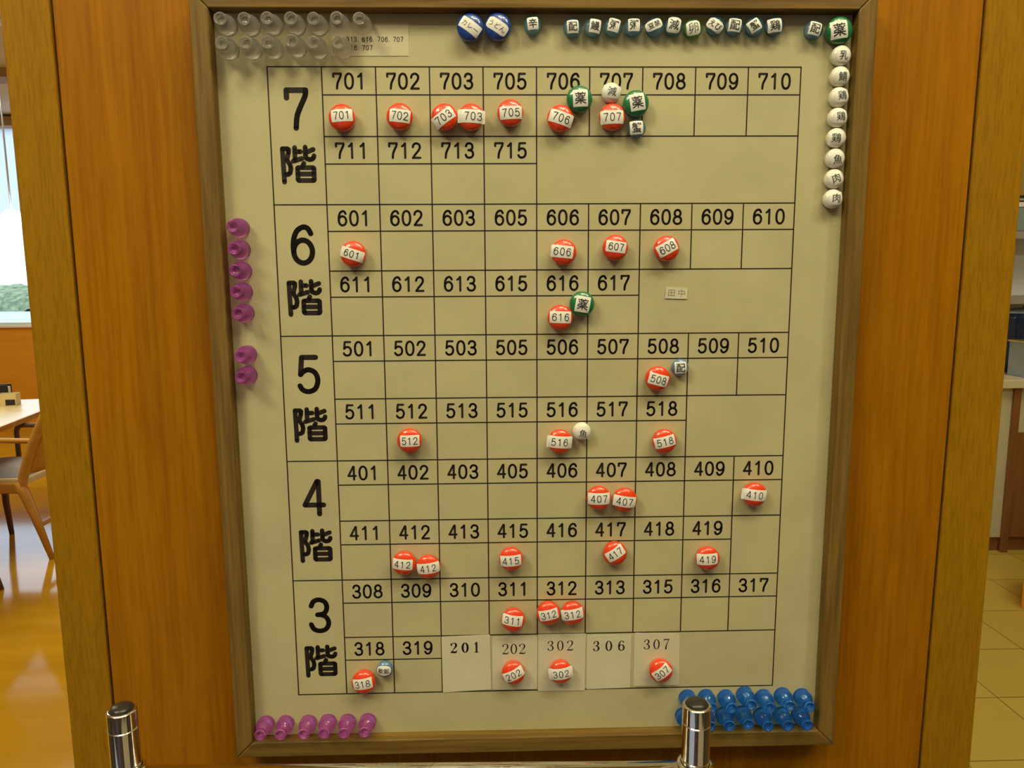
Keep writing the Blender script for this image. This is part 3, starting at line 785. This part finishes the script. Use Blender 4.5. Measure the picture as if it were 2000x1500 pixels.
RED = [("701",-144.9,212.2,0.5,0.9,4,15.5,8.8),("702",-102.2,212.9,0.5,-0.1,-6,15.2,9.2),("703",-69.0,212.6,-0.5,-0.9,35,16.8,8.8),("703",-49.2,212.5,0.3,0.0,-3,20.0,9.5),
("705",-19.9,215.5,0.3,-0.5,3,16.5,9.2),("706",17.3,211.6,0.4,-0.4,-18,17.7,9.2),("707",56.3,212.5,-0.5,-0.7,2,17.0,9.6),("601",-140.2,112.7,-0.4,-0.3,-18,17.9,8.1),
("606",20.3,113.1,-1.4,0.4,-6,16.9,9.3),("607",59.9,116.3,0.1,0.6,-8,15.4,8.5),("608",99.5,115.5,-0.3,0.4,29,15.5,9.3),("616",17.7,63.3,0.0,0.4,-2,16.4,9.1),
("508",94.8,14.8,-0.1,-0.5,-15,15.4,9.0),("512",-101.2,-32.7,0.5,0.4,1,15.0,9.1),("516",17.8,-34.8,-0.5,0.1,-4,20.0,9.6),("518",101.4,-35.6,-0.4,0.2,14,16.5,8.8),
("407",49.2,-81.7,-0.2,0.4,0,17.4,9.4),("407",70.4,-83.5,-0.8,-0.4,-8,17.9,9.0),("410",175.9,-80.6,-1.4,0.6,-6,20.1,9.0),("412",-108.4,-134.0,-0.7,0.4,-5,16.1,8.7),
("412",-88.8,-137.4,0.2,0.2,7,17.8,8.7),("415",-21.6,-131.9,-0.3,-0.1,4,16.7,9.1),("417",63.0,-128.5,-0.3,1.2,33,15.5,8.7),("419",139.3,-134.1,-1.2,0.8,3,16.5,9.2),
("311",-20.2,-184.3,-0.7,1.3,-9,16.5,8.9),("312",8.8,-179.0,-0.1,0.4,12,15.6,8.9),("312",28.8,-179.4,-0.7,0.7,9,17.8,8.9),("202",-20.5,-230.7,0.1,0.4,26,17.5,8.7),
("302",19.0,-230.6,-0.1,0.4,7,20.0,9.6),("307",102.8,-231.4,0.1,0.6,38,15.5,9.2),("318",-144.5,-236.6,-0.1,0.7,8,15.6,9.1)]
TWIN = {'703': ('steeply tilted label reading 703, left one of the pair', 'level wide label reading 703, right one of the pair'),
        '407': ('level label reading 407, left one of the pair', 'drooping label reading 407, right one of the pair'),
        '412': ('label reading 412, left and higher one of the pair', 'label reading 412 rising, right and lower one of the pair'),
        '312': ('label reading 312, left one of the pair', 'label reading 312, right one of the pair')}
EXTRA = {'706': ' below a green magnet', '707': ' below a small white magnet', '616': ' beside a green magnet', '508': ' beside a small blue magnet',
         '516': ' beside a small white magnet', '318': ' beside a small blue magnet', '202': ' on a paper card', '302': ' on a paper card', '307': ' on a paper card'}
seen = {}
for t_, u, v, lu, lv, a, w, h in RED:
    k = seen.get(t_, 0); seen[t_] = k + 1
    if t_ in TWIN: lab = 'red round magnet with a ' + TWIN[t_][k]
    else: lab = f'red round magnet with a white label reading {t_}' + EXTRA.get(t_, ' in its room cell')
    onc = .45 if t_ in ('202', '302', '307') else 0.08
    r_ = thing('round_magnet', lab, 'magnet', bpos(u, v, onc), UP, 'red room number magnets')
    magnet_body('red', r_)
    hh = min(5.9, h * .66); adv = hh * (.80 if w > 16 else .74)
    off = 1.3 if (t_, k) in (('703', 1),) else 0
    sticker(r_, 'red', lu, lv, a, w, h, .5, lambda bm, f, s=t_, hh=hh, adv=adv, off=off: write(bm, s, off, 0, hh, .60, adv, f, 1, GS, .6, .5, 8))

OTHER = [("green","薬",31.7,225.4,0.3,-0.1,3,11.1,12.1,'green round magnet over the 706 number with a white label'),
("green","薬",74.0,222.2,0.4,0.3,10,11.2,12.1,'green round magnet over the line between rooms 707 and 708'),
("green","薬",34.6,73.7,0.2,-0.2,-10,11.2,12.2,'green round magnet beside the red 616 magnet'),
("green","薬",224.8,274.2,-1.6,-0.6,8,12.0,12.3,'dark green round magnet in the top right corner of the frame'),
("navy","カレー",-48.9,275.7,0.0,-0.4,-35,16.2,8.2,'large dark blue magnet reading カレー at the top edge, left one of two'),
("navy","うどん",-28.6,276.1,-0.5,-0.6,-32,16.2,8.5,'large dark blue magnet reading うどん at the top edge, right one of two'),
("teal","辛",-2.9,277.9,-0.2,0.3,5,7.9,8.5,'clear teal magnet reading 辛 standing alone at the top edge'),
("blue","配",26.3,276.3,0.0,-0.2,3,8.3,8.9,'clear blue magnet reading 配, first of the row of eleven at the top'),
("blue","鰻",41.8,276.3,0.9,0.3,-8,8.3,9.6,'clear blue magnet reading 鰻, second of the row at the top'),
("blue","粥",56.6,276.6,0.0,0.6,-14,8.3,9.3,'clear blue magnet with a tilted label 粥, left one of two'),
("blue","粥",71.6,276.7,-0.2,0.7,0,8.4,8.9,'clear blue magnet with an upright label 粥, right one of two'),
("blue","豆禁",87.4,276.8,-1.2,0.7,22,12.0,7.1,'clear blue magnet reading 豆禁 with a rising label in the top row'),
("blue","減",101.6,277.4,-0.5,0.1,-10,9.4,11.0,'clear blue magnet reading 減 left of the light green one'),
("lime","卵",115.9,275.8,-0.5,-0.5,10,9.8,9.8,'clear light green magnet reading 卵 in the top row'),
("blue","えび",132.4,277.7,-0.8,-0.4,-34,12.0,7.9,'clear blue magnet reading えび right of the light green one'),
("blue","配",146.8,277.4,-0.6,0.0,-8,9.0,9.0,'clear blue magnet reading 配 between えび and 蟹 in the top row'),
("blue","蟹",161.9,277.4,-1.2,-0.2,32,8.6,8.4,'clear blue magnet in the top row reading 蟹 on a tilted label'),
("blue","鶏",176.8,277.5,-0.8,-0.2,6,10.0,9.4,'clear blue magnet reading 鶏, last of the row of eleven at the top'),
("blue","配",206.3,275.1,-0.2,0.0,-15,8.8,9.2,'clear blue magnet reading 配 beside the green corner magnet'),
("blue","蟹",75.3,204.6,-0.7,0.1,3,9.6,9.6,'clear blue magnet reading 蟹 below a green magnet in room 707'),
("steel","配",112.8,23.3,-0.2,0.0,3,9.0,9.0,'small steel blue magnet reading 配 beside the red 508 magnet'),
("steel","軟飯",-127.0,-226.4,-0.2,0.4,-2,11.4,8.4,'small steel blue magnet with a round label beside the red 318 magnet'),
("white","減",55.6,230.3,0.1,0.1,-8,13.0,9.5,'small white magnet reading 減 above the red 707 magnet'),
("white","魚",35.2,-27.0,0.8,-1.1,-6,11.4,9.1,'small white magnet reading 魚 beside the red 516 magnet'),
("white","乳",227.7,256.8,0.3,-0.5,-3,9.3,9.5,'small white magnet reading 乳, topmost of the column at the right'),
("white","鯖",227.6,242.0,0.5,-0.9,2,10.0,9.5,'small white magnet reading 鯖, second from the top of the right column'),
("white","鶏",227.6,227.1,0.8,0.6,6,10.0,9.6,'uppermost of three small white magnets reading 鶏 at the right'),
("white","鶏",227.5,212.3,0.8,0.3,2,10.0,9.7,'middle of three small white magnets reading 鶏 at the right'),
("white","鶏",227.4,197.5,-1.6,-0.6,-3,10.0,9.8,'lowest of three small white magnets reading 鶏 at the right'),
("white","魚",227.3,182.5,0.3,-1.1,5,10.0,9.8,'small white magnet reading 魚 in the right column by the frame'),
("white","肉",227.3,167.4,-0.1,0.0,20,10.0,9.9,'small white magnet with a tilted 肉, second from the bottom of the right column'),
("white","肉",227.2,152.4,1.0,0.3,0,10.0,10.0,'small white magnet with an upright 肉, bottom of the right column')]
GRP = {'green': 'green medicine magnets', 'navy': 'large dark blue menu magnets', 'blue': 'clear blue magnets', 'steel': 'small steel blue magnets', 'white': 'small white magnets'}
for k, t_, u, v, lu, lv, a, w, h, lab in OTHER:
    r_ = thing('round_magnet', lab, 'magnet', bpos(u, v, .08), UP, GRP.get(k))
    magnet_body(k, r_)
    rc = .4
    if t_ in ('うどん', '豆禁', 'えび'): rc = 2.4
    if t_ in ('卵', '減'): rc = 2.2
    if t_ == '軟飯': rc = 4.1
    if k == 'white': rc = 1.0
    fw, fh = (.76, .74) if len(t_) == 1 else (.80, .60)
    if k == 'white': fw, fh = .66, .66
    if t_ == 'うどん' or t_ == 'カレー': fh = .55
    bold = .012 if k in ('green', 'teal', 'blue', 'steel') else (.006 if k == 'white' else -.004)
    sticker(r_, k, lu, lv, a, w, h, rc, lambda bm, f, s=t_, b=bold, w=w, h=h, fw=fw, fh=fh: print_glyph(bm, s, b, w * fw, h * fh, f, 1))

# ---- push pins
PIN = [(0, 0), (6.8, 0), (7.1, .3), (7.1, 1.0), (6.75, 1.4), (6.8, 2.0), (7.1, 3.4), (7.15, 5.0), (6.95, 6.6), (6.4, 8.0), (5.5, 9.2), (4.5, 10.2),
       (3.7, 11.2), (3.5, 12.4), (3.8, 13.8), (4.3, 15.0), (4.7, 16.0), (4.8, 16.6), (4.6, 17.1), (4.1, 17.35), (3.5, 17.2), (3.1, 16.6), (2.8, 15.4), (1.8, 14.6), (0, 14.4)]
PIN = [(r / 1000, z / 1000) for r, z in PIN]
pin_master = {}
def pin(kind, u, v, label, group):
    if kind not in pin_master:
        bm = bmesh.new(); lathe(bm, PIN, 36)
        o = obj('push_pin', bm, M['pin_' + kind]); pin_master[kind] = o
    else:
        o = pin_master[kind].copy(); C.objects.link(o)
    o.location = bpos(u, v, .3); o.rotation_euler = UP
    return tag(o, label, 'push pin', group)
ORD = ['first', 'second', 'third', 'fourth', 'fifth', 'sixth', 'seventh']
CLEAR = [[(-226.4, 277.5), (-209.5, 277.4), (-193.3, 277.8), (-176.6, 277.8), (-160.3, 277.6), (-143.9, 278.1), (-127.8, 277.7)],
         [(-226.2, 261.0), (-209.2, 261.2), (-193.5, 261.5), (-176.6, 262.5), (-160.8, 261.5), (-143.3, 261.7)]]
for r, row in enumerate(CLEAR):
    for i, (u, v) in enumerate(row):
        pin('clear', u, v, f'clear plastic push pin, {ORD[i]} from the left in the {("upper", "lower")[r]} row', 'clear push pins in the top left corner')
PL = [(-226.0, 132.7), (-226.2, 116.5), (-226.0, 100.5), (-226.3, 84.7), (-226.0, 68.4), (-225.8, 36.3), (-226.3, 20.2)]
PLN = ['topmost of five', 'second from top of five', 'middle of five', 'fourth from top of five', 'lowest of five', 'upper of two', 'lower of two']
for i, (u, v) in enumerate(PL):
    pin('pink', u, v, f'magenta push pin at the left frame edge, {PLN[i]} in its column', 'magenta push pins along the left edge')
PB = [(-227.9, -274.7), (-211.5, -274.7), (-192.6, -274.7), (-176.1, -274.3), (-159.8, -274.7), (-142.9, -274.3)]
for i, (u, v) in enumerate(PB):
    pin('pink', u, v, f'magenta push pin along the bottom frame edge, {ORD[i]} from the left of six', 'magenta push pins along the bottom edge')
BL = [[(127.0, -258.9), (143.0, -258.9), (159.8, -259.5), (175.8, -256.9), (192.0, -259.9), (208.3, -258.6), (225.0, -259.8)],
      [(124.1, -275.1), (142.2, -275.5), (158.5, -275.4), (174.3, -274.3), (191.0, -276.4), (207.6, -276.3), (223.9, -276.3)]]
for r, row in enumerate(BL):
    for i, (u, v) in enumerate(row):
        pin('blue', u, v, f'clear blue push pin at the bottom right, {ORD[i]} from the left in the {("upper", "lower")[r]} row', 'blue push pins in the bottom right corner')

# ---- chrome stand in front of the board
st = thing('chrome_rail_stand', 'chrome tube stand with black-capped posts and a cross rail before the board', 'stand', (-.095, -.096, 0))
PR_ = .0098
ZT = 1.1592
for px_, py_ in ((-.2007, .004), (.2007, -.004)):
    bm = bmesh.new()
    g1, g2 = ZT - .0135, ZT - .041
    zs = [0.0, g2 - .0006, g2 + .0006, g1 - .0006, g1 + .0006, ZT - .001]
    lathe(bm, [(0, 0), (PR_, 0)], 48, (px_, py_, 0))
    for a, b in zip(zs[::2], zs[1::2]):
        lathe(bm, [(PR_, a), (PR_, b)], 48, (px_, py_, 0))
    for g in (g1, g2):
        lathe(bm, [(PR_, g - .0006), (PR_ - .0005, g)], 48, (px_, py_, 0)); lathe(bm, [(PR_ - .0005, g), (PR_, g + .0006)], 48, (px_, py_, 0))
    lathe(bm, [(PR_, ZT - .001), (PR_ - .0006, ZT), (PR_ - .0018, ZT)], 48, (px_, py_, 0))
    lathe(bm, [(PR_ - .0018, ZT), (PR_ - .0018, ZT - .006)], 48, (px_, py_, 0)); lathe(bm, [(PR_ - .0018, ZT - .006), (0, ZT - .006)], 48, (px_, py_, 0))
    p_ = obj('post', bm, M['chrome'], st)
    bm = bmesh.new()
    lathe(bm, [(0, ZT - .0055), (PR_ - .002, ZT - .0055), (PR_ - .002, ZT), (PR_ - .0026, ZT + .0018), (PR_ * .5, ZT + .003), (0, ZT + .0033)], 40, (px_, py_, 0))
    obj('black_cap', bm, M['cap'], p_)
    bm = bmesh.new()
    lathe(bm, [(PR_ + .0004, ZT - .074), (PR_ + .0024, ZT - .072), (PR_ + .003, ZT - .066), (PR_ + .003, ZT - .048), (PR_ + .0024, ZT - .0445), (PR_ + .0004, ZT - .044)], 40, (px_, py_, 0))
    obj('collar', bm, M['chrome'], p_)
    bm = bmesh.new(); bx(bm, (px_ - .018, py_ - .16, 0.0), (px_ + .018, py_ + .08, .018)); obj('foot', bm, M['cap'], st, 0.004)
bm = bmesh.new()
tube(bm, [(-.2007 + PR_ + .0031, .004, ZT - .0530), (.2007 - PR_ - .0031, -.004, ZT - .0530)], .0085, 28); obj('rail', bm, M['chrome'], st)
bm = bmesh.new()
tube(bm, [(-.2007 + PR_ + .0006, .004, .12), (.2007 - PR_ - .0006, -.004, .12)], .0085, 28); obj('rail', bm, M['chrome'], st)
